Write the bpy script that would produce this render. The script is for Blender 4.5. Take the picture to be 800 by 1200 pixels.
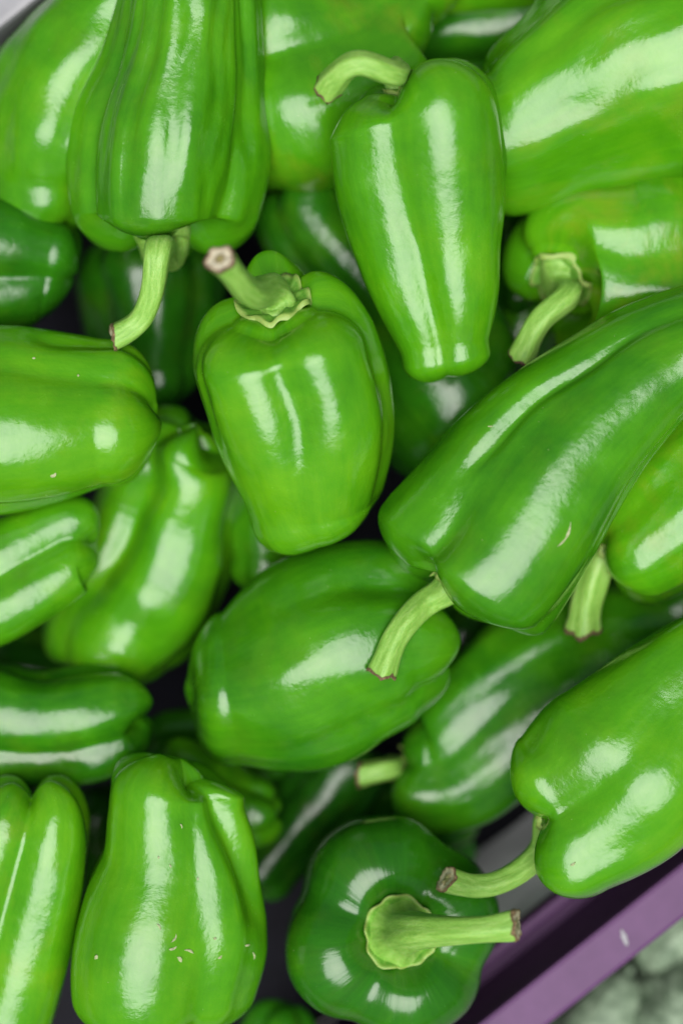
import bpy, bmesh, math, random
import numpy as np
from mathutils import Vector, Matrix, noise as mnoise

# ------------------------------------------------------------------ clear
for o in list(bpy.data.objects):
    bpy.data.objects.remove(o)
scene = bpy.context.scene
COL = scene.collection
R = math.radians

# ------------------------------------------------------------------ camera
H = 0.80                      # camera height above the focus level (m)
FRAME = 0.41                  # metres covered by the frame height at z = 0
SC = FRAME / 1200.0           # metres per photograph pixel at z = 0
cam_d = bpy.data.cameras.new('camera')
cam = bpy.data.objects.new('camera', cam_d)
COL.objects.link(cam)
cam.location = (0, 0, H)
cam.rotation_euler = (0, 0, 0)
cam_d.sensor_fit = 'VERTICAL'
cam_d.sensor_height = 36
cam_d.lens = 36 * H / FRAME
cam_d.clip_start = 0.02
cam_d.clip_end = 200
cam_d.dof.use_dof = True
cam_d.dof.focus_distance = H - 0.022
cam_d.dof.aperture_fstop = 2.2
cam_d.dof.aperture_blades = 9
scene.camera = cam

# ------------------------------------------------------------------ light
SUN_EL, SUN_AZ = 76.0, 180.0          # azimuth clockwise from +Y
world = bpy.data.worlds.new("World")
scene.world = world
world.use_nodes = True
wn = world.node_tree
wn.nodes.clear()
wo = wn.nodes.new('ShaderNodeOutputWorld')
wb = wn.nodes.new('ShaderNodeBackground')
sky = wn.nodes.new('ShaderNodeTexSky')
sky.sky_type = 'NISHITA'
sky.sun_disc = False
sky.sun_elevation = R(SUN_EL)
sky.sun_rotation = R(SUN_AZ)
sky.air_density = 1.0
sky.dust_density = 6.0
sky.ozone_density = 0.6
wb.inputs['Strength'].default_value = 0.05
wn.links.new(sky.outputs[0], wb.inputs[0])
wn.links.new(wb.outputs[0], wo.inputs[0])

sun_d = bpy.data.lights.new('sun', 'SUN')
sun_d.energy = 4.5
sun_d.angle = R(54)
sun_d.color = (1.0, 0.99, 0.98)
sun = bpy.data.objects.new('sun', sun_d)
COL.objects.link(sun)
sdir = Vector((math.sin(R(SUN_AZ)) * math.cos(R(SUN_EL)), math.cos(R(SUN_AZ)) * math.cos(R(SUN_EL)), math.sin(R(SUN_EL))))
sun.rotation_euler = sdir.to_track_quat('Z', 'Y').to_euler()
sun.location = (0, 0, 3)

scene.view_settings.view_transform = 'Standard'
scene.view_settings.look = 'None'
scene.view_settings.gamma = 1.0
scene.view_settings.exposure = -0.04
scene.view_settings.use_curve_mapping = False
scene.cycles.max_bounces = 8
scene.cycles.use_denoising = True


def W(px, py, z=0.0):
    """photograph pixel + height -> world point"""
    k = SC * (H - z) / H
    return np.array([(px - 400.0) * k, (600.0 - py) * k, z])


# ------------------------------------------------------------------ materials
def new_mat(name):
    m = bpy.data.materials.new(name)
    m.use_nodes = True
    nt = m.node_tree
    nt.nodes.clear()
    out = nt.nodes.new('ShaderNodeOutputMaterial')
    bs = nt.nodes.new('ShaderNodeBsdfPrincipled')
    nt.links.new(bs.outputs[0], out.inputs[0])
    return m, nt, bs


def N(nt, t, **kw):
    n = nt.nodes.new(t)
    for k, v in kw.items():
        setattr(n, k, v)
    return n


def math_node(nt, op, a, b=None):
    n = N(nt, 'ShaderNodeMath', operation=op)
    for i, v in enumerate((a, b)):
        if v is None:
            continue
        if isinstance(v, (int, float)):
            n.inputs[i].default_value = v
        else:
            nt.links.new(v, n.inputs[i])
    return n.outputs[0]


def noise_node(nt, vec, scale, detail=3, rough=0.5):
    n = N(nt, 'ShaderNodeTexNoise')
    n.inputs['Scale'].default_value = scale
    n.inputs['Detail'].default_value = detail
    n.inputs['Roughness'].default_value = rough
    nt.links.new(vec, n.inputs['Vector'])
    return n.outputs['Fac']


def ramp(nt, fac, stops):
    n = N(nt, 'ShaderNodeValToRGB')
    e = n.color_ramp.elements
    while len(e) > 1:
        e.remove(e[-1])
    e[0].position, e[0].color = stops[0][0], (*stops[0][1], 1)
    for p, c in stops[1:]:
        q = e.new(p)
        q.color = (*c, 1)
    nt.links.new(fac, n.inputs[0])
    return n.outputs[0]


def mix_rgb(nt, fac, a, b, mode='MIX'):
    n = N(nt, 'ShaderNodeMix', data_type='RGBA', blend_type=mode)
    for idx, v in ((0, fac), (6, a), (7, b)):
        if isinstance(v, (int, float)):
            n.inputs[idx].default_value = v
        elif isinstance(v, tuple):
            n.inputs[idx].default_value = (*v, 1)
        else:
            nt.links.new(v, n.inputs[idx])
    return n.outputs[2]


def pepper_skin():
    m, nt, bs = new_mat('pepper_skin')
    at = N(nt, 'ShaderNodeAttribute', attribute_type='GEOMETRY', attribute_name='pc')
    pc = at.outputs['Vector']
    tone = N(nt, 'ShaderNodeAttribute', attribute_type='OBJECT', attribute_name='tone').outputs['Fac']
    oi = N(nt, 'ShaderNodeObjectInfo').outputs['Random']
    seed = N(nt, 'ShaderNodeVectorMath', operation='ADD')
    comb = N(nt, 'ShaderNodeCombineXYZ')
    nt.links.new(math_node(nt, 'MULTIPLY', oi, 37.0), comb.inputs[0])
    nt.links.new(math_node(nt, 'MULTIPLY', oi, 91.0), comb.inputs[1])
    nt.links.new(pc, seed.inputs[0])
    nt.links.new(comb.outputs[0], seed.inputs[1])
    # streaks run along the fruit: squeeze the lengthwise coordinate
    st = N(nt, 'ShaderNodeVectorMath', operation='MULTIPLY')
    st.inputs[1].default_value = (1, 1, 0.12)
    nt.links.new(seed.outputs[0], st.inputs[0])
    streak = noise_node(nt, st.outputs[0], 13.0, 4, 0.6)
    cloud = noise_node(nt, seed.outputs[0], 1.3, 3, 0.55)
    mott = noise_node(nt, seed.outputs[0], 26.0, 3, 0.6)
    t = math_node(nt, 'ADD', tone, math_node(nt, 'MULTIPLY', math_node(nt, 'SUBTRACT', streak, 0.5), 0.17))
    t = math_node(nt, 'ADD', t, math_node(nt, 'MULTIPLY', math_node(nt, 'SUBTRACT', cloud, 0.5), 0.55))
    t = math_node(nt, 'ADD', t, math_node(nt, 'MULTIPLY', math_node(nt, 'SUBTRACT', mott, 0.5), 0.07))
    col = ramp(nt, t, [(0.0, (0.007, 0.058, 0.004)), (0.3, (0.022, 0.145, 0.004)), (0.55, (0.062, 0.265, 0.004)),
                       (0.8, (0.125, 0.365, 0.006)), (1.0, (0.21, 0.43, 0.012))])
    # sparse corky specks
    vo = N(nt, 'ShaderNodeTexVoronoi')
    vo.inputs['Scale'].default_value = 10.0
    nt.links.new(seed.outputs[0], vo.inputs['Vector'])
    sp = math_node(nt, 'LESS_THAN', vo.outputs['Distance'], 0.045)
    sepc = N(nt, 'ShaderNodeSeparateColor')
    nt.links.new(vo.outputs['Color'], sepc.inputs[0])
    pick = math_node(nt, 'GREATER_THAN', sepc.outputs[0], 0.84)
    spk = math_node(nt, 'MULTIPLY', math_node(nt, 'MULTIPLY', sp, pick), 0.55)
    col = mix_rgb(nt, spk, col, (0.42, 0.45, 0.22))
    vo2 = N(nt, 'ShaderNodeTexVoronoi')
    vo2.inputs['Scale'].default_value = 30.0
    nt.links.new(seed.outputs[0], vo2.inputs['Vector'])
    sepd = N(nt, 'ShaderNodeSeparateColor')
    nt.links.new(vo2.outputs['Color'], sepd.inputs[0])
    spk2 = math_node(nt, 'MULTIPLY', math_node(nt, 'LESS_THAN', vo2.outputs['Distance'], 0.07), math_node(nt, 'GREATER_THAN', sepd.outputs[1], 0.93))
    col = mix_rgb(nt, math_node(nt, 'MULTIPLY', spk2, 0.4), col, (0.36, 0.42, 0.2))
    # patches turning yellow brown
    ripe = N(nt, 'ShaderNodeAttribute', attribute_type='OBJECT', attribute_name='ripe').outputs['Fac']
    rm = N(nt, 'ShaderNodeMapRange')
    rm.inputs['From Min'].default_value = 0.50
    rm.inputs['From Max'].default_value = 0.72
    nt.links.new(noise_node(nt, seed.outputs[0], 1.5, 6, 0.6), rm.inputs['Value'])
    col = mix_rgb(nt, math_node(nt, 'MULTIPLY', rm.outputs[0], ripe), col, (0.30, 0.27, 0.02))
    nt.links.new(col, bs.inputs['Base Color'])
    rn = noise_node(nt, seed.outputs[0], 9.0, 4, 0.65)
    mr = N(nt, 'ShaderNodeMapRange')
    mr.inputs['From Min'].default_value = 0.3
    mr.inputs['From Max'].default_value = 0.7
    mr.inputs['To Min'].default_value = 0.10
    mr.inputs['To Max'].default_value = 0.23
    nt.links.new(rn, mr.inputs['Value'])
    dull = N(nt, 'ShaderNodeMapRange')
    dull.inputs['From Min'].default_value = 0.56
    dull.inputs['From Max'].default_value = 0.72
    dull.inputs['To Max'].default_value = 0.16
    nt.links.new(noise_node(nt, seed.outputs[0], 2.6, 5, 0.7), dull.inputs['Value'])
    nt.links.new(math_node(nt, 'ADD', mr.outputs[0], dull.outputs[0]), bs.inputs['Roughness'])
    bs.inputs['IOR'].default_value = 1.54
    bs.inputs['Subsurface Weight'].default_value = 0.08
    bs.inputs['Subsurface Radius'].default_value = (0.4, 1.0, 0.15)
    bs.inputs['Subsurface Scale'].default_value = 0.0025
    # skin relief: shallow dents and a fine orange peel
    b1 = N(nt, 'ShaderNodeBump')
    b1.inputs['Strength'].default_value = 0.085
    b1.inputs['Distance'].default_value = 0.004
    nt.links.new(noise_node(nt, seed.outputs[0], 4.5, 2.2, 0.5), b1.inputs['Height'])
    b2 = N(nt, 'ShaderNodeBump')
    b2.inputs['Strength'].default_value = 0.10
    b2.inputs['Distance'].default_value = 0.001
    nt.links.new(mott, b2.inputs['Height'])
    nt.links.new(b1.outputs[0], b2.inputs['Normal'])
    nt.links.new(b2.outputs[0], bs.inputs['Normal'])
    return m


def stem_skin(name, dark, mid, pale, rough=0.42):
    m, nt, bs = new_mat(name)
    at = N(nt, 'ShaderNodeAttribute', attribute_type='GEOMETRY', attribute_name='pc')
    oi = N(nt, 'ShaderNodeObjectInfo').outputs['Random']
    ad = N(nt, 'ShaderNodeVectorMath', operation='ADD')
    nt.links.new(at.outputs['Vector'], ad.inputs[0])
    cb = N(nt, 'ShaderNodeCombineXYZ')
    nt.links.new(math_node(nt, 'MULTIPLY', oi, 51.0), cb.inputs[0])
    nt.links.new(cb.outputs[0], ad.inputs[1])
    st = N(nt, 'ShaderNodeVectorMath', operation='MULTIPLY')
    st.inputs[1].default_value = (1, 1, 0.25)
    nt.links.new(ad.outputs[0], st.inputs[0])
    a = noise_node(nt, st.outputs[0], 3.2, 4, 0.6)
    b = noise_node(nt, ad.outputs[0], 9.0, 4, 0.65)
    t = math_node(nt, 'ADD', math_node(nt, 'MULTIPLY', a, 0.65), math_node(nt, 'MULTIPLY', b, 0.35))
    col = ramp(nt, t, [(0.33, dark), (0.5, mid), (0.68, pale)])
    nt.links.new(col, bs.inputs['Base Color'])
    bs.inputs['Roughness'].default_value = rough
    bs.inputs['Subsurface Weight'].default_value = 0.1
    bs.inputs['Subsurface Scale'].default_value = 0.002
    bp = N(nt, 'ShaderNodeBump')
    bp.inputs['Strength'].default_value = 0.55
    bp.inputs['Distance'].default_value = 0.0012
    nt.links.new(t, bp.inputs['Height'])
    nt.links.new(bp.outputs[0], bs.inputs['Normal'])
    return m


def calyx_edge(m):
    nt = m.node_tree
    bs = nt.nodes['Principled BSDF']
    old = bs.inputs['Base Color'].links[0].from_socket
    at = N(nt, 'ShaderNodeAttribute', attribute_type='GEOMETRY', attribute_name='pc')
    sep = N(nt, 'ShaderNodeSeparateXYZ')
    nt.links.new(at.outputs['Vector'], sep.inputs[0])
    mr = N(nt, 'ShaderNodeMapRange')
    mr.inputs['From Min'].default_value = 0.80
    mr.inputs['From Max'].default_value = 1.0
    nt.links.new(sep.outputs[2], mr.inputs['Value'])
    nt.links.new(mix_rgb(nt, mr.outputs[0], old, (0.27, 0.40, 0.085)), bs.inputs['Base Color'])


def cut_skin(name, stops):
    m, nt, bs = new_mat(name)
    at = N(nt, 'ShaderNodeAttribute', attribute_type='GEOMETRY', attribute_name='pc')
    sep = N(nt, 'ShaderNodeSeparateXYZ')
    nt.links.new(at.outputs['Vector'], sep.inputs[0])
    co = N(nt, 'ShaderNodeTexCoord').outputs['Object']
    n = noise_node(nt, co, 700.0, 4, 0.6)
    t = math_node(nt, 'ADD', sep.outputs[2], math_node(nt, 'MULTIPLY', math_node(nt, 'SUBTRACT', n, 0.5), 0.55))
    col = ramp(nt, t, stops)
    nt.links.new(col, bs.inputs['Base Color'])
    bs.inputs['Roughness'].default_value = 0.75
    bp = N(nt, 'ShaderNodeBump')
    bp.inputs['Strength'].default_value = 0.8
    bp.inputs['Distance'].default_value = 0.001
    nt.links.new(n, bp.inputs['Height'])
    nt.links.new(bp.outputs[0], bs.inputs['Normal'])
    return m


def plain(name, c1, c2, scale, rough=0.5, bump=0.15, bdist=0.001, detail=4):
    m, nt, bs = new_mat(name)
    co = N(nt, 'ShaderNodeTexCoord').outputs['Object']
    n = noise_node(nt, co, scale, detail, 0.6)
    col = ramp(nt, n, [(0.32, c1), (0.68, c2)])
    nt.links.new(col, bs.inputs['Base Color'])
    bs.inputs['Roughness'].default_value = rough
    n2 = noise_node(nt, co, scale * 9, 4, 0.6)
    bp = N(nt, 'ShaderNodeBump')
    bp.inputs['Strength'].default_value = bump
    bp.inputs['Distance'].default_value = bdist
    nt.links.new(n2, bp.inputs['Height'])
    nt.links.new(bp.outputs[0], bs.inputs['Normal'])
    return m


SKIN = pepper_skin()
STEM = stem_skin('stem_green', (0.14, 0.33, 0.035), (0.23, 0.46, 0.07), (0.34, 0.56, 0.14))
CALYX = stem_skin('calyx_green', (0.06, 0.21, 0.015), (0.125, 0.33, 0.03), (0.22, 0.42, 0.07), 0.5)
calyx_edge(CALYX)
CUT_BROWN = cut_skin('stem_cut_brown', [(0.05, (0.30, 0.28, 0.10)), (0.25, (0.16, 0.11, 0.04)), (0.42, (0.55, 0.52, 0.38)), (0.70, (0.48, 0.42, 0.28)),
                                        (0.88, (0.16, 0.09, 0.05)), (1.0, (0.07, 0.035, 0.02))])
CUT_PALE = cut_skin('stem_cut_pale', [(0.05, (0.26, 0.30, 0.10)), (0.30, (0.22, 0.20, 0.08)), (0.5, (0.46, 0.45, 0.28)), (0.75, (0.42, 0.38, 0.22)),
                                      (0.90, (0.22, 0.15, 0.07)), (1.0, (0.11, 0.075, 0.03))])
SCAR = plain('corky_scar', (0.26, 0.34, 0.13), (0.46, 0.50, 0.28), 900, 0.7, 0.4)
PURPLE = plain('purple_plastic', (0.088, 0.034, 0.104), (0.110, 0.044, 0.128), 60, 0.42, 0.12, 0.0006)
PURPLE.node_tree.nodes['Principled BSDF'].inputs['Specular IOR Level'].default_value = 0.22
GREYP = plain('pale_grey_plastic', (0.22, 0.22, 0.235), (0.28, 0.28, 0.30), 40, 0.45, 0.1, 0.0006)
FLOORM = plain('shade_dark_floor', (0.005, 0.005, 0.007), (0.011, 0.011, 0.018), 30, 0.7, 0.3, 0.002)  # near-black colour puts the shade of the gaps into the crate floor
FLOORM.node_tree.nodes['Principled BSDF'].inputs['Specular IOR Level'].default_value = 0.15
LINER = plain('lavender_grey_liner', (0.48, 0.50, 0.51), (0.58, 0.60, 0.60), 14, 0.55, 0.2, 0.002)
GROUND = plain('stall_board', (0.10, 0.10, 0.095), (0.17, 0.165, 0.155), 12, 0.8, 0.3, 0.002)


# ------------------------------------------------------------------ maths
def hermite(xs, ys, x):
    """C1 interpolation through (xs, ys); ys may be vectors; linear outside."""
    xs = np.asarray(xs, float)
    ys = np.asarray(ys, float)
    if ys.ndim == 1:
        ys = ys[:, None]
    n = len(xs)
    h = np.diff(xs)
    d = np.diff(ys, axis=0) / h[:, None]
    m = np.zeros_like(ys)
    if n == 2:
        m[:] = d[0]
    else:
        for i in range(1, n - 1):
            m[i] = (d[i - 1] * h[i] + d[i] * h[i - 1]) / (h[i] + h[i - 1])
        m[0] = 1.5 * d[0] - 0.5 * m[1]
        m[-1] = 1.5 * d[-1] - 0.5 * m[-2]
    shp = np.shape(x)
    x = np.ravel(x)
    xc = np.clip(x, xs[0], xs[-1])
    i = np.clip(np.searchsorted(xs, xc, 'right') - 1, 0, n - 2)
    t = ((xc - xs[i]) / h[i])[:, None]
    hh = h[i][:, None]
    v = ((2 * t**3 - 3 * t**2 + 1) * ys[i] + (t**3 - 2 * t**2 + t) * hh * m[i]
         + (-2 * t**3 + 3 * t**2) * ys[i + 1] + (t**3 - t**2) * hh * m[i + 1])
    lo, hi = x < xs[0], x > xs[-1]
    v[lo] += (x[lo] - xs[0])[:, None] * m[0]
    v[hi] += (x[hi] - xs[-1])[:, None] * m[-1]
    return v.reshape(shp + (ys.shape[1],))


def unit(v):
    return v / np.maximum(np.linalg.norm(v, axis=-1, keepdims=True), 1e-12)


def sstep(a, b, x):
    t = np.clip((x - a) / (b - a), 0, 1)
    return t * t * (3 - 2 * t)


def mesh_object(name, verts, faces, mat, parent=None, pc=None, smooth=True):
    me = bpy.data.meshes.new(name)
    me.from_pydata([tuple(v) for v in verts], [], faces)
    me.materials.append(mat)
    if pc is not None:
        a = me.attributes.new('pc', 'FLOAT_VECTOR', 'POINT')
        a.data.foreach_set('vector', np.asarray(pc, dtype=np.float32).ravel())
    if smooth:
        me.polygons.foreach_set('use_smooth', [True] * len(me.polygons))
    me.update()
    o = bpy.data.objects.new(name, me)
    COL.objects.link(o)
    if parent is not None:
        o.parent = parent
    return o


def grid_faces(rows, cols, cap0=False, cap1=False):
    f = []
    for i in range(rows - 1):
        for j in range(cols):
            k = (j + 1) % cols
            f.append((i * cols + j, i * cols + k, (i + 1) * cols + k, (i + 1) * cols + j))
    if cap0:
        f.append(tuple(range(cols - 1, -1, -1)))
    if cap1:
        f.append(tuple((rows - 1) * cols + j for j in range(cols)))
    return f


def empty(name, loc, label, cat, group=None):
    o = bpy.data.objects.new(name, None)
    o.empty_display_size = 0.02
    COL.objects.link(o)
    o.location = loc
    o['label'] = label
    o['category'] = cat
    if group:
        o['group'] = group
    return o


# ------------------------------------------------------------------ pepper
class Pepper:
    def __init__(self, key, label, S, T, pairs, z=(0, 0), lobes=((90, 1), (180, 1), (270, 1), (0, 1)),
                 f=(0.40, 0.32, 0.40), depth=0.92, es=0.6, et=0.75, ds=0.32, dt=0.06, vs=0.22, vt=0.16, tc=0.22, sc=0.55,
                 twist=0.0, grooves=(), wob=0.042, ribs=0.0025, tone=0.5, stem=None, stem_r=(17, 14), calyx=0.36,
                 up=(0, 0, 1), nu=112, dens=1.0, scars=(), sharp=16.0, zs=None, flare=1.5, bow=0.0, lean=0.0, cut=None, ripe=0.06):
        rng = np.random.RandomState(sum(ord(c) * (i + 3) for i, c in enumerate(key)) % 99991)
        pts = [S] + [((a[0] + b[0]) / 2, (a[1] + b[1]) / 2) for a, b in pairs] + [T]
        pl = np.array([(p[0], p[1]) for p in pts], float)
        dd = np.concatenate([[0], np.cumsum(np.linalg.norm(np.diff(pl, axis=0), axis=1))])
        if zs is None:
            zz = z[0] + (z[1] - z[0]) * dd / dd[-1] + bow * np.sin(np.pi * dd / dd[-1])
        else:
            zz = np.array(zs, float)
        P = np.array([W(x, y, q) for (x, y), q in zip(pl, zz)])
        rr = np.array([0.5 * np.hypot(a[0] - b[0], a[1] - b[1]) * SC * (H - q) / H for (a, b), q in zip(pairs, zz[1:-1])])
        s = np.concatenate([[0], np.cumsum(np.linalg.norm(np.diff(P, axis=0), axis=1))])
        L = s[-1]
        # smooth axis, resampled by arc length
        tt = np.linspace(0, L, 400)
        C = hermite(s, P, tt)
        k = np.ones(31) / 31.0
        Cp = np.vstack([C[0] + (C[0] - C[1]) * np.arange(15, 0, -1)[:, None], C, C[-1] + (C[-1] - C[-2]) * np.arange(1, 16)[:, None]])
        C = np.stack([np.convolve(Cp[:, i], k, 'valid') for i in range(3)], 1)
        tt = np.linspace(0, L, 400)
        Tn = unit(np.gradient(C, axis=0))
        upv = np.array(up, float)
        side = unit(np.cross(Tn, upv))
        nrm = np.cross(side, Tn)
        rs = s[1:-1]
        rrr = np.array([float(v) for v in rr])
        rt = hermite(rs, rrr, np.clip(tt, rs[0], rs[-1]))[:, 0] if len(rs) > 1 else np.full_like(tt, rrr[0])
        self.L = L

        def ev(arr, q):
            qq = np.clip(q, 0, L)
            if arr.ndim == 1:
                return np.interp(qq, tt, arr)
            return np.stack([np.interp(qq, tt, arr[:, i]) for i in range(arr.shape[1])], -1)

        rS, rT = rt[0], rt[-1]
        ES, ET = es * rS, et * rT
        # rows: axial offset, radial share, valley weight (shoulder / tip)
        rows = []
        for q in np.linspace(0.10, 1, 11)[:-1]:
            rows.append(('s', ds * rS * (1 - sstep(0, 1, q)) + 0.0, sc * q, q ** 1.5))
        for ph in np.linspace(0, math.pi / 2, 20):
            rows.append(('s', ES * (1 - math.cos(ph)), sc + (1 - sc) * math.sin(ph), math.cos(ph)))
        nb = int(max(24, 58 * dens))
        for q in np.linspace(0, 1, nb + 2)[1:-1]:
            rows.append(('b', ES + (L - ET - ES) * q, 1.0, 0.0))
        for ph in np.linspace(math.pi / 2, 0, 22):
            rows.append(('t', ET * (1 - math.cos(ph)), tc + (1 - tc) * math.sin(ph), math.cos(ph)))
        for q in np.linspace(1, 0.03, 8)[1:]:
            rows.append(('t', dt * rT * (1 - sstep(0, 1, q)), tc * q, q ** 1.5))
        nr = len(rows)
        ax = np.array([r[1] if r[0] != 't' else L - r[1] for r in rows])
        g = np.array([r[2] for r in rows])
        wv = np.array([r[3] if r[0] == 's' else 0 for r in rows])
        wt = np.array([r[3] if r[0] == 't' else 0 for r in rows])
        th = np.linspace(0, 2 * math.pi, nu, endpoint=False)
        sn = np.clip(ax / L, 0, 1)
        f = [min(f[0] * 1.35, .49), min(f[1] * 1.65, .46), min(f[2] * 1.35, .5)]
        ff = np.interp(sn, [0, 0.2, 0.5, 0.8, 1], [f[0], 0.55 * f[0] + 0.45 * f[1], f[1], 0.5 * f[1] + 0.5 * f[2], f[2]])
        sharp = sharp * 1.5
        # cross-section as a soft union of lobes
        TH = th[None, :] + np.radians(twist) * sn[:, None]
        stack = []
        for i, (deg, size) in enumerate(lobes):
            d = TH - math.radians(deg) + 0.10 * np.sin(2.2 * sn[:, None] * 3 + i * 2.1 + rng.rand() * 6)
            F = ff[:, None]
            rc = (1 - F) * (0.82 + 0.18 * size)
            stack.append(size * (F * np.cos(d) + np.sqrt(np.maximum(rc**2 - (F * np.sin(d))**2, 1e-4))) / (F + rc) * (F + rc))
        stack = np.array(stack)
        mx = stack.max(0)
        rho = mx + np.log(np.exp(sharp * (stack - mx)).sum(0)) / sharp
        x = rho * np.cos(th)
        y = rho * np.sin(th)
        span = (x.max(1) - x.min(1))[:, None] / 2
        cx = (x.max(1) + x.min(1))[:, None] / 2
        cy = (y.max(1) + y.min(1))[:, None] / 2
        lob = rho / rho.max(1)[:, None]
        x = (x - cx) / span
        y = (y - cy) / span * depth
        # extra grooves: (theta, width, depth, s0, s1[, dtheta])
        dr = np.zeros_like(rho)
        for gv in grooves:
            t0, wd, dp, s0, s1 = gv[:5]
            dth = gv[5] if len(gv) > 5 else 0.0
            cth = np.radians(t0 + dth * (sn - s0) / max(1e-3, s1 - s0))[:, None] + 0.03 * np.sin(sn * 23 + t0)[:, None]
            dd_ = np.angle(np.exp(1j * (th[None, :] - cth)))
            win = sstep(s0, s0 + 0.35 * (s1 - s0), sn) * (1 - sstep(s1 - 0.35 * (s1 - s0), s1, sn))
            w_ = math.radians(wd)
            dr -= dp * np.exp(-(dd_ / w_) ** 2) * win[:, None]
        # uneven growth: broad swells, finer lengthwise ribs
        pc = np.stack([np.broadcast_to(np.cos(th), rho.shape), np.broadcast_to(np.sin(th), rho.shape),
                       np.broadcast_to((sn * L / max(rS, 1e-4))[:, None], rho.shape)], -1)
        nz = np.zeros_like(rho)
        for i in range(14):
            w = rng.randn(3) * np.array([1.5, 1.5, 1.25])
            nz += np.sin(pc @ w + rng.rand() * 6.28)
        dr += wob * nz / 3.2
        nz = np.zeros_like(rho)
        for i in range(12):
            w = rng.randn(3) * np.array([6, 6, 2.2])
            nz += np.sin(pc @ w + rng.rand() * 6.28)
        dr += 0.10 * wob * nz
        nz = np.zeros_like(rho)
        for i in range(10):
            w = rng.randn(3) * np.array([11, 11, 0.9])
            nz += np.sin(pc @ w + rng.rand() * 6.28)
        dr += ribs * nz * 0.6
        nz = np.zeros_like(rho)
        for i in range(12):
            w = rng.randn(3) * np.array([3.0, 3.0, 2.4])
            nz += np.sin(pc @ w + rng.rand() * 6.28)
        dr += 0.12 * wob * nz
        fade = np.clip(g / 0.6, 0, 1)[:, None]
        x = x * (1 + dr * fade)
        y = y * (1 + dr * fade)
        axv = ax[:, None] + vs * rS * wv[:, None] * (1 - lob) * 3.0 - vt * rT * wt[:, None] * (1 - lob) * 3.0
        axv = axv + (rng.rand() - .5) * 0.16 * rS * wv[:, None] * np.cos(th - rng.rand() * 6.28) \
                  + (rng.rand() - .5) * 0.2 * rT * wt[:, None] * np.cos(th - rng.rand() * 6.28)
        axv = axv - lean * rS * (wv[:, None] + 0.6 * (g[:, None] > .99) * 0) * y * -1.0
        rad = ev(rt, axv) * g[:, None]
        base = ev(C, axv)
        over = np.minimum(axv, 0)[..., None] * Tn[0] + np.maximum(axv - L, 0)[..., None] * Tn[-1]
        V = base + over + ev(side, axv) * (rad * x)[..., None] + ev(nrm, axv) * (rad * y)[..., None]
        ctr0 = V[0].mean(0)
        ctr1 = V[-1].mean(0)
        origin = C[len(C) // 2].copy()
        verts = np.vstack([V.reshape(-1, 3), [ctr0], [ctr1]]) - origin
        faces = grid_faces(nr, nu)
        nV = nr * nu
        for j in range(nu):
            k2 = (j + 1) % nu
            faces.append((nV, k2, j))
            faces.append((nV + 1, (nr - 1) * nu + j, (nr - 1) * nu + k2))
        faces = [tuple(reversed(q)) for q in faces]
        pcs = np.vstack([pc.reshape(-1, 3), [[0, 0, 0]], [[0, 0, pc[-1, 0, 2]]]])
        root = empty('green_pepper', origin, label, 'pepper', 'green peppers heaped in the crate')
        body = mesh_object('body', verts, faces, SKIN, root, pcs)
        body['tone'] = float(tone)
        body['ripe'] = float(ripe)
        self.root, self.V, self.origin = root, V, origin
        self.cut = cut or CUT_PALE
        if stem is not None:
            self.make_calyx(V, ctr0, -Tn[0], rS, calyx, rng, nu)
            self.make_stem(ctr0, -Tn[0], stem, stem_r, flare, rng)
        for sc_ in scars:
            self.scar(*sc_, rng=rng)

    def scar(self, px, py, length, width, ang, rng=None):
        """thin corky scratch lying on the skin under a photograph pixel"""
        n = 9
        F = self.V.reshape(-1, 3)
        out = []
        scr = np.stack([F[:, 0] / (SC * (H - F[:, 2]) / H) + 400, 600 - F[:, 1] / (SC * (H - F[:, 2]) / H)], 1)
        for t in np.linspace(-0.5, 0.5, n):
            a = math.radians(ang) + 0.5 * t
            qx, qy = px + t * length * math.cos(a), py - t * length * math.sin(a)
            d2 = (scr[:, 0] - qx)**2 + (scr[:, 1] - qy)**2 + np.where(F[:, 2] < np.median(F[:, 2]), 1e6, 0)
            idx = np.argsort(d2)[:5]
            z = F[idx, 2].mean() + 0.0006
            wd = width * (1 - (2 * t)**2 * 0.8) * (0.7 + 0.6 * rng.rand()) * 0.5
            nx, ny = -math.sin(a), -math.cos(a)
            out.append((W(qx + nx * wd, qy + ny * wd, z - 0.0004), W(qx, qy, z), W(qx - nx * wd, qy - ny * wd, z - 0.0004)))
        v = np.array(out).reshape(-1, 3) - self.origin
        fc = []
        for i in range(n - 1):
            for j in range(2):
                fc.append((i * 3 + j, (i + 1) * 3 + j, (i + 1) * 3 + j + 1, i * 3 + j + 1))
        mesh_object('scar', v, fc, SCAR, self.root)

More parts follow.
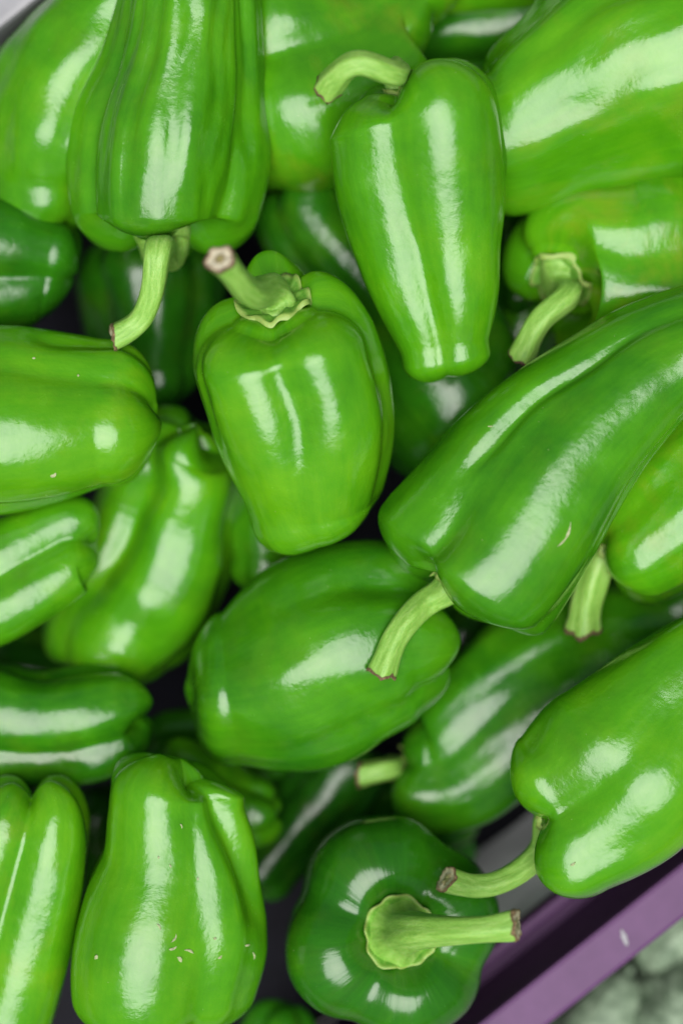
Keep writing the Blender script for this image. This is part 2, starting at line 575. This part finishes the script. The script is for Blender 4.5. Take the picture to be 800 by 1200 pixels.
    def make_calyx(self, V, ctr, outd, rS, cr, rng, nu):
        # a lobed collar draped over the dimple, following the shoulder surface
        base = V[:26]
        rad = np.linalg.norm(base - ctr, axis=2)
        n = nu
        th = np.linspace(0, 2 * math.pi, n, endpoint=False)
        k = rng.randint(5, 7)
        ph = rng.rand() * 6.28
        edge = cr * rS * (1 + 0.10 * np.abs(np.sin(k * th / 2 + ph)) ** 0.7 + 0.05 * np.sin(3 * th + ph * 2) + 0.03 * np.sin(11 * th))
        rings = 9
        pts, pcs = [], []
        for i in range(rings):
            q = i / (rings - 1)
            for j in range(n):
                target = edge[j] * (0.25 + 0.75 * q)
                r = rad[:, j]
                ii = int(np.clip(np.searchsorted(np.maximum.accumulate(r), target), 1, len(r) - 1))
                a = (target - r[ii - 1]) / max(1e-9, r[ii] - r[ii - 1])
                a = min(max(a, 0), 1)
                p = base[ii - 1, j] * (1 - a) + base[ii, j] * a
                lift = 0.0012 + 0.0022 * (1 - q) + 0.0024 * q**4 * (0.5 + 0.5 * math.sin(5 * th[j] + ph)) + 0.0006 * math.sin(9 * th[j] + 6 * q)
                p = p + outd * lift
                pts.append(p)
                pcs.append((math.cos(th[j]) * (1 + q), math.sin(th[j]) * (1 + q), q))
        # rolled underside for thickness
        for j in range(n):
            p = pts[(rings - 1) * n + j] - outd * 0.0022
            pts.append(p)
            pcs.append((math.cos(th[j]) * 2, math.sin(th[j]) * 2, 1.1))
        f = [tuple(reversed(q)) for q in grid_faces(rings + 1, n)]
        mesh_object('calyx', np.array(pts) - self.origin, f, CALYX, self.root, pcs)

    def make_stem(self, ctr, outd, pts, rad, flare, rng):
        P = [ctr - outd * 0.002, ctr + outd * 0.006] + [W(*p) for p in pts]
        P = np.array(P)
        s = np.concatenate([[0], np.cumsum(np.linalg.norm(np.diff(P, axis=0), axis=1))])
        n, m = 40, 26
        q = np.linspace(0, s[-1], n)
        C = hermite(s, P, q)
        kk = np.ones(5) / 5
        Cp = np.vstack([[C[0]] * 2, C, [C[-1]] * 2])
        C2 = np.stack([np.convolve(Cp[:, i], kk, 'valid') for i in range(3)], 1)
        C2[0], C2[-1] = C[0], C[-1]
        C = C2
        T = unit(np.gradient(C, axis=0))
        ref = np.array([0, 0, 1.0]) if abs(T[:, 2]).mean() < 0.7 else np.array([0.3, 1.0, 0])
        # rotation-minimising frame
        u = unit(np.cross(T[0], ref if np.linalg.norm(np.cross(T[0], ref)) > 0.2 else np.array([1.0, 0.2, 0])))
        U = []
        for i in range(n):
            u = u - T[i] * (u @ T[i])
            u = u / np.linalg.norm(u)
            U.append(u)
        U = np.array(U)
        Vv = np.cross(T, U)
        t = q / s[-1]
        r0, r1 = rad[0] * SC, rad[1] * SC
        r = r0 + (r1 - r0) * sstep(0.1, 0.85, t)
        r = r * (1 + (flare - 1) * (1 - sstep(0.0, 0.28, t)) + 0.14 * sstep(0.86, 0.99, t))
        th = np.linspace(0, 2 * math.pi, m, endpoint=False)
        k = rng.randint(4, 6)
        ph = rng.rand() * 6.28
        rib = 1 + 0.08 * np.cos(k * th[None, :] + ph + 0.8 * t[:, None]) + 0.03 * np.cos(2 * th[None, :] + 4 * t[:, None] + ph)
        rib = rib * (1 + 0.025 * np.sin(17 * t[:, None] + 2 * np.sin(th[None, :] + ph)))
        VV = C[:, None, :] + (U[:, None, :] * np.cos(th)[None, :, None] + Vv[:, None, :] * np.sin(th)[None, :, None]) * (r[:, None] * rib)[..., None]
        # ragged cut
        jag = 0.10 * rng.randn(m)
        jag = (jag + np.roll(jag, 1) + np.roll(jag, -1)) / 1.7
        VV[-1] += T[-1] * (r[-1] * (jag + 0.22 * np.cos(th + ph)))[:, None]
        pc = np.stack([np.broadcast_to(np.cos(th), (n, m)), np.broadcast_to(np.sin(th), (n, m)), np.broadcast_to((q / r0)[:, None], (n, m))], -1)
        st = mesh_object('stem', VV.reshape(-1, 3) - self.origin, grid_faces(n, m), STEM, self.root, pc.reshape(-1, 3))
        # cut end: rim ring, shallow cup
        end = VV[-1]
        c = end.mean(0)
        rings, pcs = [], []
        for sc_, dp, rv in ((1.03, -0.16, 1.0), (1.06, -0.03, 1.0), (1.0, 0.05, 0.93), (0.8, 0.02, 0.72), (0.6, -0.05, 0.5), (0.35, -0.02, 0.3), (0.08, 0.0, 0.02)):
            rg = c + (end - c) * sc_ + T[-1] * (r[-1] * (dp + 0.05 * rng.randn(m)))[:, None]
            rings.append(rg)
            pcs += [(math.cos(a), math.sin(a), rv) for a in th]
        mesh_object('cut_end', np.vstack(rings) - self.origin, grid_faces(7, m, False, True), self.cut, st, pcs)


#PEPPERS
# ------------------------------------------------------------------ the crate and what lies round it
E1 = np.array([0.784, 0.62, 0.0])      # along the near rim
E2 = np.array([0.62, -0.784, 0.0])     # outwards, towards the lower right of the photograph


def pix_d(d, z):
    """outward distance (m) from the camera axis of a line at photograph normal distance d (px) and height z"""
    return (d - (400 * 0.62 + 600 * 0.784)) * SC * (H - z) / H


def strip_box(name, a0, a1, d0, d1, z0, z1, mat, parent, bev=0.0012):
    bm = bmesh.new()
    vs = []
    for z in (z0, z1):
        for a, d in ((a0, d0), (a1, d0), (a1, d1), (a0, d1)):
            p = E1 * a + E2 * d
            vs.append(bm.verts.new((p[0], p[1], z)))
    for q in ((3, 2, 1, 0), (4, 5, 6, 7), (0, 1, 5, 4), (1, 2, 6, 5), (2, 3, 7, 6), (3, 0, 4, 7)):
        bm.faces.new([vs[i] for i in q])
    bmesh.ops.recalc_face_normals(bm, faces=bm.faces)
    if bev:
        bmesh.ops.bevel(bm, geom=list(bm.edges), offset=bev, segments=2, affect='EDGES', profile=0.6)
    me = bpy.data.meshes.new(name)
    bm.to_mesh(me)
    bm.free()
    me.materials.append(mat)
    o = bpy.data.objects.new(name, me)
    COL.objects.link(o)
    if parent is not None:
        o.parent = parent
        o.location = -parent.location
    return o


ZF = -0.20                                   # crate floor
ZR = -0.035                                   # rim top
d_in, d_out = pix_d(1289, ZR), pix_d(1341, ZR)
d_ledge = pix_d(1249, -0.060)
crate = empty('produce_crate', (0, 0, ZF), 'purple plastic crate heaped with green peppers', 'crate')
A0, A1 = -0.36, 0.34
d_back = pix_d(40, -0.06)
strip_box('rim', A0, A1, d_in, d_out, ZR - 0.012, ZR, PURPLE, crate, 0.002)
strip_box('ledge', A0, A1, d_ledge, d_in + 0.003, -0.102, -0.094, PURPLE, crate, 0.002)
strip_box('ledge_lip', A0, A1, d_ledge - 0.003, d_ledge + 0.002, -0.095, -0.080, PURPLE, crate, 0.0015)
strip_box('rim_skirt', A0, A1, d_in + 0.001, d_in + 0.004, -0.093, ZR - 0.0115, PURPLE, crate, 0)
strip_box('wall', A0, A1, d_ledge + 0.001, d_ledge + 0.005, ZF, -0.1405, PURPLE, crate, 0)
strip_box('wall', A0, A1, d_back - 0.006, d_back, ZF, -0.075, PURPLE, crate, 0.001)
strip_box('wall', A0 - 0.006, A0, d_back, d_ledge, ZF, -0.055, PURPLE, crate, 0.001)
strip_box('wall', A1, A1 + 0.006, d_back, d_ledge, ZF, -0.055, PURPLE, crate, 0.001)
strip_box('floor', A0, A1, d_back, d_ledge, ZF - 0.006, ZF, FLOORM, crate, 0)
# liner: a loosely wrinkled sheet hung on the near wall
prof = [(d_ledge - 0.0055 - 0.024 * (1 - i / 23) ** 1.2, -0.140 + 0.060 * i / 23) for i in range(24)]
lv = []
na = 90
for i, (d, z) in enumerate(prof):
    for j in range(na):
        a = -0.085 + (A1 - 0.004 + 0.085) * j / (na - 1)
        w = mnoise.noise(Vector((a * 14, d * 18, z * 18))) * 0.004 + mnoise.noise(Vector((a * 45, d * 40, z * 40 + 3))) * 0.0015
        p = E1 * a + E2 * (d + min(w, 0.001))
        lv.append((p[0], p[1], z - ZF))
lf = [(i * na + j, i * na + j + 1, (i + 1) * na + j + 1, (i + 1) * na + j) for i in range(len(prof) - 1) for j in range(na - 1)]
mesh_object('liner', lv, lf, LINER, crate)

# a pale scuff on the rim
c = W(731, 1099, ZR)
sv, sf = [], []
for i in range(9):
    t = i / 8 - .5
    wd = 0.0011 * (1 - (2 * t) ** 2) + 0.00025 * math.sin(i * 2.3)
    q = c + np.array([.35, -.94, 0]) * t * .008
    for sg in (-1, 0, 1):
        sv.append((q[0] + .94 * wd * sg, q[1] + .35 * wd * sg, 0.0004 + (.0002 if sg == 0 else 0) + ZR - ZF))
for i in range(8):
    for j in range(2):
        sf.append((i * 3 + j, (i + 1) * 3 + j, (i + 1) * 3 + j + 1, i * 3 + j + 1))
mesh_object('scuff', sv, sf, GREYP, crate)

# a pale crate edge beyond the far corner
dg = pix_d(25, -0.03)
edge = strip_box('crate_edge', -0.30, 0.30, dg - 0.035, dg, -0.13, -0.03, GREYP, None, 0.003)
edge['label'] = 'pale grey crate edge across the top left corner'
edge['category'] = 'crate'

# the board everything stands on
gm = bpy.data.meshes.new('ground')
bm = bmesh.new()
bmesh.ops.create_grid(bm, x_segments=40, y_segments=40, size=4.0)
for v in bm.verts:
    v.co.z = -0.24
bm.to_mesh(gm)
bm.free()
gm.materials.append(GROUND)
ground = bpy.data.objects.new('ground', gm)
COL.objects.link(ground)
ground['kind'] = 'structure'


# ------------------------------------------------------------------ the peppers
P_ = Pepper
# --- top of the heap
P_('A', 'broad ribbed pepper with long pale streaks, stem pointing down at the upper left',
   (192, 304), (232, -170), [((84, 262), (298, 262)), ((82, 165), (315, 165)), ((112, 85), (311, 85)), ((137, 0), (306, 0)), ((150, -80), (296, -80))],
   z=(-.014, .014), lobes=((96, 1.12), (194, 1.02), (270, 1), (348, 1.0)), f=(.36,.24,.25), depth=.80, es=.48, ribs=.010, wob=.03, tone=.48,
   stem=[(184, 300, .020), (178, 345, .014), (162, 378, .008), (134, 395, .008)], stem_r=(20, 13.5), flare=1.9, sharp=13, vs=.42,
   grooves=((64, 5, .06, .0, .95), (38, 4, .05, .0, .95), (86, 4.5, .05, .05, 1.0), (106, 5, .045, .0, 1.0), (124, 4, .04, .05, .9), (152, 8, .11, -.3, .8), (52, 3.5, .035, .1, .9), (24, 5, .06, .1, .9), (76, 3, .02, .3, .9), (169, 3, .03, -.1, .9)), lean=.22, calyx=.2)
P_('B', 'smooth pepper with thick stem curled over its top, one white streak down its right side',
   (462, 82), (527, 444), [((383, 150), (589, 135)), ((391, 215), (590, 210)), ((415, 290), (587, 292)), ((444, 358), (584, 362)), ((468, 405), (574, 405))],
   z=(.012, -.006), lobes=((30, 1), (118, 1.08), (205, 1), (300, 1)), f=(.38,.22,.34), es=.62, et=.5, tone=.54, twist=-12,
   stem=[(452, 84, .048), (418, 74, .052), (384, 103, .042)], stem_r=(14, 13.5), vs=.5, ds=.3, wob=.025, sharp=14, lean=.10, grooves=((76, 10, .07, .3, 1.05, 8),), calyx=.22, tc=.36)
P_('C', 'squat pepper standing nose down in the middle, brown-tipped stem rising towards the viewer',
   (318, 334), (384, 628), [((223, 408), (438, 372)), ((238, 455), (455, 440)), ((258, 515), (463, 515)), ((285, 575), (452, 575)), ((292, 590), (448, 590))],
   z=(.020,-.014), lobes=((2, .95), (52, 1.04), (120, 1.08), (184, .97), (270, 1)), f=(.38, .26, .28), es=.72, et=.5, tone=.60, depth=.95,
   stem=[(292, 343, .054), (274, 322, .070), (257, 303, .080)], stem_r=(19,13.5), calyx=.39, vs=.36, ds=.34, wob=.025, flare=1.45, sharp=18, twist=6, cut=CUT_BROWN, tc=.35, vt=.06, grooves=((27, 7, .05, -.05, .65), (148, 8, .05, .05, .95), (86, 11, .07, -.35, .8)), lean=.30)
P_('D', 'big glossy pepper lying diagonally on the right, deep crease along its back',
   (512, 706), (868, 396), [((472, 562), (640, 738)), ((556, 472), (702, 626)), ((648, 412), (770, 530)), ((734, 370), (836, 464))],
   z=(.002, .016), lobes=((70, 1.10), (152, 1.0), (225, 1), (300, 1), (8, .95)), f=(.32, .20, .26), es=.42, et=.7, tone=.44, wob=.045,
   grooves=((128, 4.5, .12, .22, .9, -6), (26, 6, .05, .3, 1.0), (114, 8, .13, -.4, .34)), stem=[(504, 703, .000), (474, 730, .006), (446, 788, .008)], stem_r=(16.5, 15), flare=1.3,
   vs=.4, sharp=11, scars=((664, 628, 34, 3.0, 62), (574, 500, 6, 3, 0)), lean=.1, calyx=.22)
P_('F', 'pepper at the right edge over the purple rim, slim stem pointing left',
   (614, 970), (900, 742), [((588, 872), (732, 1024)), ((656, 808), (802, 984)), ((736, 758), (842, 892)), ((796, 722), (886, 834))],
   z=(.0, .008), lobes=((50, 1.08), (140, 1.02), (230, 1), (320, 1)), f=(.38, .2, .25), es=.44, tone=.56, wob=.035, vs=.36,
   stem=[(634, 994, -.006), (592, 1030, 0), (556, 1038, .004), (522, 1030, .008)], stem_r=(15, 13), flare=1.3, sharp=18, scars=((622, 942, 8, 4, 10), (655, 985, 5, 3, 60), (671, 1013, 7, 3, 30)), ds=.5)
P_('L', 'plump pepper cut by the left edge, level with the middle pepper',
   (-170, 490), (190, 488), [((-60, 388), (-60, 612)), ((40, 386), (40, 597)), ((118, 397), (118, 572))],
   z=(0, -.006), lobes=((70, 1.12), (160, .98), (250, 1), (340, 1)), f=(.3, .22, .34), et=.66, tone=.60, wob=.04, vt=.2, sharp=20, twist=8,
   grooves=((146, 8, .09, .55, 1.1, 14),), scars=((63, 557, 8, 5, 30), (40, 420, 4, 3, 0), (92, 440, 3, 3, 0)), ripe=.15)
P_('S', 'large soft-focus pepper filling the top right corner',
   (920, 10), (545, 168), [((800, -90), (852, 188)), ((722, -62), (770, 216)), ((640, 12), (684, 236)), ((572, 72), (606, 254))],
   z=(-.012, -.022), lobes=((85, 1.08), (170, 1), (260, 1), (350, 1)), f=(.3, .2, .24), et=.5, tone=.55, wob=.04,
   grooves=((62, 10, .07, .1, .9), (100, 9, .06, .05, 1.0), (80, 7, .03, .2, .7)), ripe=.2)
P_('H', 'upright pepper at the bottom left, speckled with pale scars, stem end down',
   (186, 1206), (212, 884), [((84, 1190), (292, 1188)), ((79, 1130), (304, 1128)), ((95, 1060), (309, 1060)), ((119, 1000), (299, 1000)), ((126, 940), (286, 940))],
   z=(-.016, -.002), lobes=((118, 1.12), (30, 1.0), (200, 1), (285, 1)), f=(.30, .22, .34), es=.5, et=.5, tone=.57, wob=.03, twist=-4, vt=.5, vs=.32,
   grooves=((16, 13, .26, .36, 1.3, 62),), sharp=16, stem=[(184, 1215, .01), (180, 1250, .0)], stem_r=(17, 14),
   scars=((187, 1086, 9, 2.5, 120), (205, 1100, 12, 3, 60), (203, 1112, 10, 3.5, 20), (222, 1114, 12, 3, 160), (211, 1124, 8, 4.5, 130), (113, 1122, 6, 4, 60), (252, 1100, 4, 3, 0), (258, 1122, 6, 3, 40), (290, 1108, 6, 2.5, 10), (200, 1015, 5, 2, 110), (186, 1005, 4, 2, 90), (213, 968, 6, 2, 110), (232, 1030, 4, 2, 80), (298, 1120, 9, 2.5, 100)), tc=.42)
P_('I', 'two-lobed pepper in the bottom left corner, its blossom end up',
   (-70, 1300), (38, 910), [((-118, 1180), (64, 1188)), ((-88, 1085), (90, 1092)), ((-52, 1000), (108, 1000)), ((-34, 950), (110, 952))],
   z=(-.034, -.008), lobes=((128, 1.0), (42, 1.02), (215, 1), (310, 1)), f=(.3, .32, .44), et=.85, tone=.62, wob=.025, vt=.6, sharp=24, ribs=.006, tc=.42, dt=.35, ripe=.2)
P_('E', 'rounded pepper under the curved stem near the centre, one bright patch on its back',
   (527, 742), (222, 812), [((468, 634), (502, 846)), ((392, 641), (430, 878)), ((325, 676), (352, 910)), ((258, 722), (292, 896))],
   z=(-.032,-.036), lobes=((20, 1.0), (92, 1.05), (164, 1.03), (270, 1)), f=(.42,.24,.22), es=.62, et=.55, tone=.43, wob=.04, vs=.34,
   grooves=((54, 9, .11, -.45, .5), (134, 9, .10, -.45, .40)), sharp=9, lean=-.06, ds=.25, sc=.5, vt=.06)
P_('G', 'pepper facing the viewer end on, hexagonal collar and stem pointing right, at the bottom',
   (472, 1096), (438, 1082), [((332, 1088), (588, 1088)), ((332, 1088), (576, 1088)), ((342, 1085), (560, 1085))],
   zs=[.006, -.018, -.060, -.100, -.130], lobes=((25, 1.0), (108, 1.05), (196, 1), (285, 1.02)), f=(.26,.25,.25), depth=.97, es=.5, tone=.22, wob=.03,
   up=(0, 1, 0), stem=[(500, 1090, .030), (545, 1090, .042), (606, 1083, .046)], stem_r=(26,15), flare=2.0, calyx=.39, vs=.3, ds=.45, sharp=18)
# --- second layer
P_('K', 'slanting pepper at the left edge with a flat cleft end, below the plump one',
   (-140, 735), (117, 636), [((-50, 640), (-20, 765)), ((38, 592), (66, 716)), ((84, 577), (102, 690))],
   z=(-.026, -.030), lobes=((50, 1.05), (136, 1.02), (220, 1), (310, 1)), f=(.25, .3, .42), et=.5, tc=.45, tone=.53, wob=.02, vt=.3, sharp=22)
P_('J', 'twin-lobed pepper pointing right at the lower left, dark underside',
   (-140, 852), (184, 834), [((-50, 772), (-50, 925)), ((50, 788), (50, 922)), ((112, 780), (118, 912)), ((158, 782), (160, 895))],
   z=(-.036, -.040), lobes=((124, 1.1), (32, .96), (215, 1), (300, 1)), f=(.25, .3, .46), et=.75, tone=.36, wob=.03, vt=.6, sharp=22, tc=.42, dt=.3)  # skin toned down to stand in for shade
P_('M', 'bent pepper tucked behind the left ones, left of the dark gap under the middle pepper',
   (112, 800), (232, 496), [((46, 732), (192, 796)), ((66, 664), (248, 720)), ((104, 590), (276, 636)), ((136, 536), (288, 568)), ((164, 502), (272, 520))],
   z=(-.068, -.038), lobes=((60, 1.1), (150, .86), (240, .9), (330, 1)), f=(.28, .30, .40), et=.6, tone=.55, wob=.06, vt=.5, sharp=12,
   grooves=((106, 14, .20, .15, 1.05),), bow=-.014)
P_('N', 'dark glossy pepper at the left edge with a crease across its blunt end',
   (-130, 305), (89, 322), [((-40, 222), (-40, 392)), ((30, 232), (30, 388)), ((62, 250), (62, 376))],
   z=(-.036, -.042), lobes=((112, 1.04), (35, 1.0), (215, 1), (300, 1)), f=(.25, .3, .40), et=.45, tone=.26, wob=.02, sharp=24)
P_('Nb', 'dark pepper shoulder behind the glossy creased one at the left edge',
   (-110, 262), (74, 258), [((-40, 196), (-40, 320)), ((20, 206), (20, 312)), ((48, 216), (48, 300))], z=(-.066, -.068), tone=.3, f=(.3, .2, .3), dens=.6, nu=80)
P_('O', 'slanting pepper in the top left corner beside the pale crate edge',
   (150, -120), (52, 276), [((88, -36), (230, 40)), ((18, 52), (196, 120)), ((-38, 130), (160, 196)), ((-30, 196), (128, 236))],
   z=(-.020, -.046), lobes=((84, 1.1), (160, 1), (250, 1), (340, 1), (30, .96)), f=(.25, .2, .34), et=.5, tone=.55, wob=.045, vt=.2,
   grooves=((106, 9, .05, .1, .9), (66, 8, .04, .2, 1.0)))
P_('Q', 'olive tinted pepper with a fold across it, behind the top middle pepper',
   (515, 44), (236, 130), [((462, -52), (490, 104)), ((410, -48), (446, 172)), ((350, -50), (368, 226)), ((286, -10), (296, 236))],
   z=(-.044, -.050), lobes=((44, 1.0), (134, 1.08), (220, 1), (310, 1)), f=(.3,.3,.3), es=.36, tone=.52, wob=.035, vs=.3, sharp=20, ripe=.25)
P_('T', 'pepper at the right edge with a dark-tipped stem hanging left',
   (652, 334), (920, 300), [((654, 240), (656, 402)), ((716, 216), (720, 425)), ((800, 206), (802, 424)), ((860, 215), (860, 410))],
   z=(-.030,-.056), lobes=((140, 1.03), (60, 1.0), (220, 1), (310, 1)), f=(.32,.24,.25), es=.42, tone=.58, wob=.04, vs=.34,
   stem=[(662, 350, -.006), (634, 374, -.004), (610, 420, -.010)], stem_r=(17, 14), flare=2.0, calyx=.46, cut=CUT_BROWN, lean=.25, ripe=.38)
P_('U', 'wrinkled pale pepper under the big diagonal one at the right edge, stumpy stem',
   (698, 655), (905, 500), [((672, 575), (764, 712)), ((734, 520), (832, 678)), ((800, 470), (880, 620))],
   z=(-.026,-.022), lobes=((70, 1.06), (150, 1), (240, 1), (330, 1)), f=(.36, .2, .25), tone=.58, wob=.03, ribs=.008, es=.45, vs=.3,
   stem=[(696, 672, -.026), (682, 736, -.030)], stem_r=(22, 19), flare=1.25, ripe=.25)
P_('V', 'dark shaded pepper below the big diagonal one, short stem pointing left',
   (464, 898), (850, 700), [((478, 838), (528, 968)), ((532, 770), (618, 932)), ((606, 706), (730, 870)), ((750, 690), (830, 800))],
   z=(-.066, -.068), lobes=((60, 1.04), (145, 1), (230, 1), (320, 1)), f=(.34, .2, .25), es=.42, tone=.36, wob=.04, vs=.26,  # low tone: own dark green plus some painted shade
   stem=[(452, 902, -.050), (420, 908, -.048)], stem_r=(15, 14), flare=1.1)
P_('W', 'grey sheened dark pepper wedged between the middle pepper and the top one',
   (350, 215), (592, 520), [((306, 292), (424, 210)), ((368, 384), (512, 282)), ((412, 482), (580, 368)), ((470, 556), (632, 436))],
   z=(-.060, -.062), lobes=((88, 1.05), (20, 1), (155, 1), (270, 1)), f=(.36, .28, .3), tone=.3, wob=.035, sharp=20)  # tone lowered, shade put into the skin colour
# --- deep in the gaps; the low tones paint some shade into the skin
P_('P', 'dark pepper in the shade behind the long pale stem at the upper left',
   (168, 270), (206, 478), [((88, 322), (266, 322)), ((104, 388), (258, 388)), ((130, 440), (244, 436))], z=(-.078, -.084), tone=.2, f=(.3, .26, .3), dens=.7, nu=88)  # dark tone paints in the shade under its neighbours
P_('X', 'green pepper end peeping out below the middle pepper',
   (322, 500), (306, 694), [((262, 570), (380, 570)), ((262, 622), (368, 622)), ((272, 660), (352, 660))], z=(-.070, -.066), tone=.42, f=(.3, .2, .3), et=.6, dens=.7, nu=88)
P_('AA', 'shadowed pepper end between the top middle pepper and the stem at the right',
   (610, 180), (604, 376), [((560, 240), (664, 240)), ((556, 300), (662, 300)), ((570, 345), (646, 345))], z=(-.086, -.080), tone=.15, f=(.3, .26, .36), dens=.6, nu=80)  # very dark tone, painted shade
P_('AB', 'shaded pepper under the tip of the top middle pepper',
   (620, 330), (575, 500), [((545, 385), (670, 395)), ((535, 430), (640, 440))], z=(-.096, -.092), tone=.42, f=(.3, .2, .3), dens=.6, nu=80)
P_('RR', 'dark pepper in deep shade at the top behind the soft-focus one',
   (690, 20), (470, 60), [((640, -50), (650, 96)), ((560, -30), (568, 112)), ((505, -14), (510, 110))], z=(-.070, -.074), tone=.30, dens=.6, nu=80)
P_('BB', 'bright pepper side just showing along the top edge',
   (700, -50), (440, -46), [((640, -110), (640, 4)), ((560, -120), (560, 14)), ((495, -105), (495, 10))], z=(-.046, -.050), tone=.55, dens=.6, nu=80)
P_('Ib', 'small rounded pepper tip between the two-lobed corner pepper and the one pointing right',
   (30, 1060), (56, 890), [((8, 1000), (98, 1004)), ((18, 940), (92, 940))], z=(-.075, -.046), tone=.55, dens=.6, nu=80, et=.9)
P_('Y', 'small knobbly pepper end right of the speckled upright one',
   (180, 900), (327, 946), [((212, 862), (196, 960)), ((262, 884), (246, 1000)), ((306, 906), (290, 990))], z=(-.068, -.064), tone=.45, f=(.3,.2,.34), et=.8, vt=.3, dens=.7, nu=88, sharp=22, tc=.45, dt=.3)
P_('Z', 'shade-darkened pepper deep in the gap below the rounded one',
   (420, 870), (282, 1040), [((366, 860), (452, 922)), ((322, 920), (408, 980)), ((282, 968), (360, 1022))], z=(-.098, -.100), tone=.12, f=(.3, .25, .3), dens=.7, nu=88)  # green pepper, its gap shade painted into the tone
P_('Zb', 'shade-darkened pepper lying beneath the short pale stem',
   (560, 960), (400, 1010), [((510, 890), (530, 1030)), ((440, 900), (460, 1040))], z=(-.112, -.115), tone=.12, dens=.6, nu=80)  # shade under the stem painted into the tone
P_('Zc', 'green pepper sliver at the bottom edge between the upright and the end-on one',
   (310, 1300), (340, 1176), [((270, 1240), (392, 1240)), ((284, 1200), (380, 1200))], z=(-.10,-.10), tone=.3, dens=.6, nu=80)
P_('Ja', 'shaded pepper under the rounded one, at the end of the one pointing right',
   (330, 860), (170, 890), [((290, 820), (296, 930)), ((230, 830), (236, 930))], z=(-.098, -.098), tone=.28, dens=.6, nu=80)
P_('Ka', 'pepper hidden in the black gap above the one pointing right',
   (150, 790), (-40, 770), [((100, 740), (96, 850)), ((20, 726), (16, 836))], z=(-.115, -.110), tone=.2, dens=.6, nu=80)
P_('Ha', 'shaded pepper under the wrinkled stumpy-stemmed one at the right edge',
   (740, 640), (900, 760), [((770, 600), (700, 720)), ((850, 650), (780, 780))], z=(-.105, -.105), tone=.25, dens=.6, nu=80)

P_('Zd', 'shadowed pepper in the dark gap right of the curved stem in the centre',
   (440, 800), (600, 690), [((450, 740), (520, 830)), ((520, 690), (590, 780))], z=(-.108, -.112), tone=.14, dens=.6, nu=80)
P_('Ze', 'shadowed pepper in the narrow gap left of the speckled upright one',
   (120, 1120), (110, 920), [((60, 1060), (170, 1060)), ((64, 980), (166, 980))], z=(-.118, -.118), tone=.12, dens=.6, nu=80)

# ------------------------------------------------------------------ pale gourds outside the crate
GOURD = plain('gourd_skin', (0.07, 0.12, 0.065), (0.30, 0.40, 0.27), 150, 0.5, 0.3, 0.003, 6)


def gourd(label, p0, p1, r, seed, bump):
    rng = np.random.RandomState(seed)
    n, m = 60, 56
    P0, P1 = W(*p0), W(*p1)
    ax = unit(P1 - P0)
    L = np.linalg.norm(P1 - P0)
    sd = unit(np.cross(ax, [0, 0, 1.0]))
    up = np.cross(sd, ax)
    mid = (P0 + P1) / 2
    v, pc = [], []
    for i in range(n):
        t = i / (n - 1)
        g = max(1e-3, (1 - abs(2 * t - 1) ** 2.6)) ** 0.5
        for j in range(m):
            th = 2 * math.pi * j / m
            q = Vector((math.cos(th) * 2.2, math.sin(th) * 2.2, t * 6 + seed))
            b = mnoise.noise(q) * 0.08 + bump * abs(mnoise.noise(q * 3.1)) + bump * .6 * abs(mnoise.noise(q * 7.3))
            rr = r * SC * g * (1 + b + 0.03 * math.cos(9 * th))
            p = P0 + ax * L * t + (sd * math.cos(th) + up * math.sin(th)) * rr - mid
            v.append(p)
    root = empty('pale_gourd', mid, label, 'gourd', 'pale gourds outside the crate')
    mesh_object('body', v, [tuple(reversed(f)) for f in grid_faces(n, m, True, True)], GOURD, root)
    # blossom scar at the end
    bm = bmesh.new()
    bmesh.ops.create_cone(bm, cap_ends=True, segments=14, radius1=r * SC * .16, radius2=r * SC * .10, depth=0.006)
    M = Vector(ax).to_track_quat('Z', 'Y').to_matrix().to_4x4()
    M.translation = Vector(P1 - mid)
    bm.transform(M)
    me = bpy.data.meshes.new('blossom_end')
    bm.to_mesh(me)
    bm.free()
    me.materials.append(GOURD)
    o = bpy.data.objects.new('blossom_end', me)
    COL.objects.link(o)
    o.parent = root


gourd('mottled pale gourd in the bottom right corner outside the crate', (900, 1120, -.115), (735, 1290, -.12), 95, 5, .10)
gourd('smooth pale gourd outside the crate against the purple rim near the bottom', (640, 1330, -.105), (735, 1140, -.115), 48, 9, .02)
gourd('grey-green gourd outside the crate at the right edge against the purple rim', (880, 1010, -.12), (752, 1140, -.125), 55, 15, .04)
gourd('shaded pale gourd outside the crate beneath the mottled one', (620, 1240, -.16), (900, 1060, -.165), 85, 23, .06)
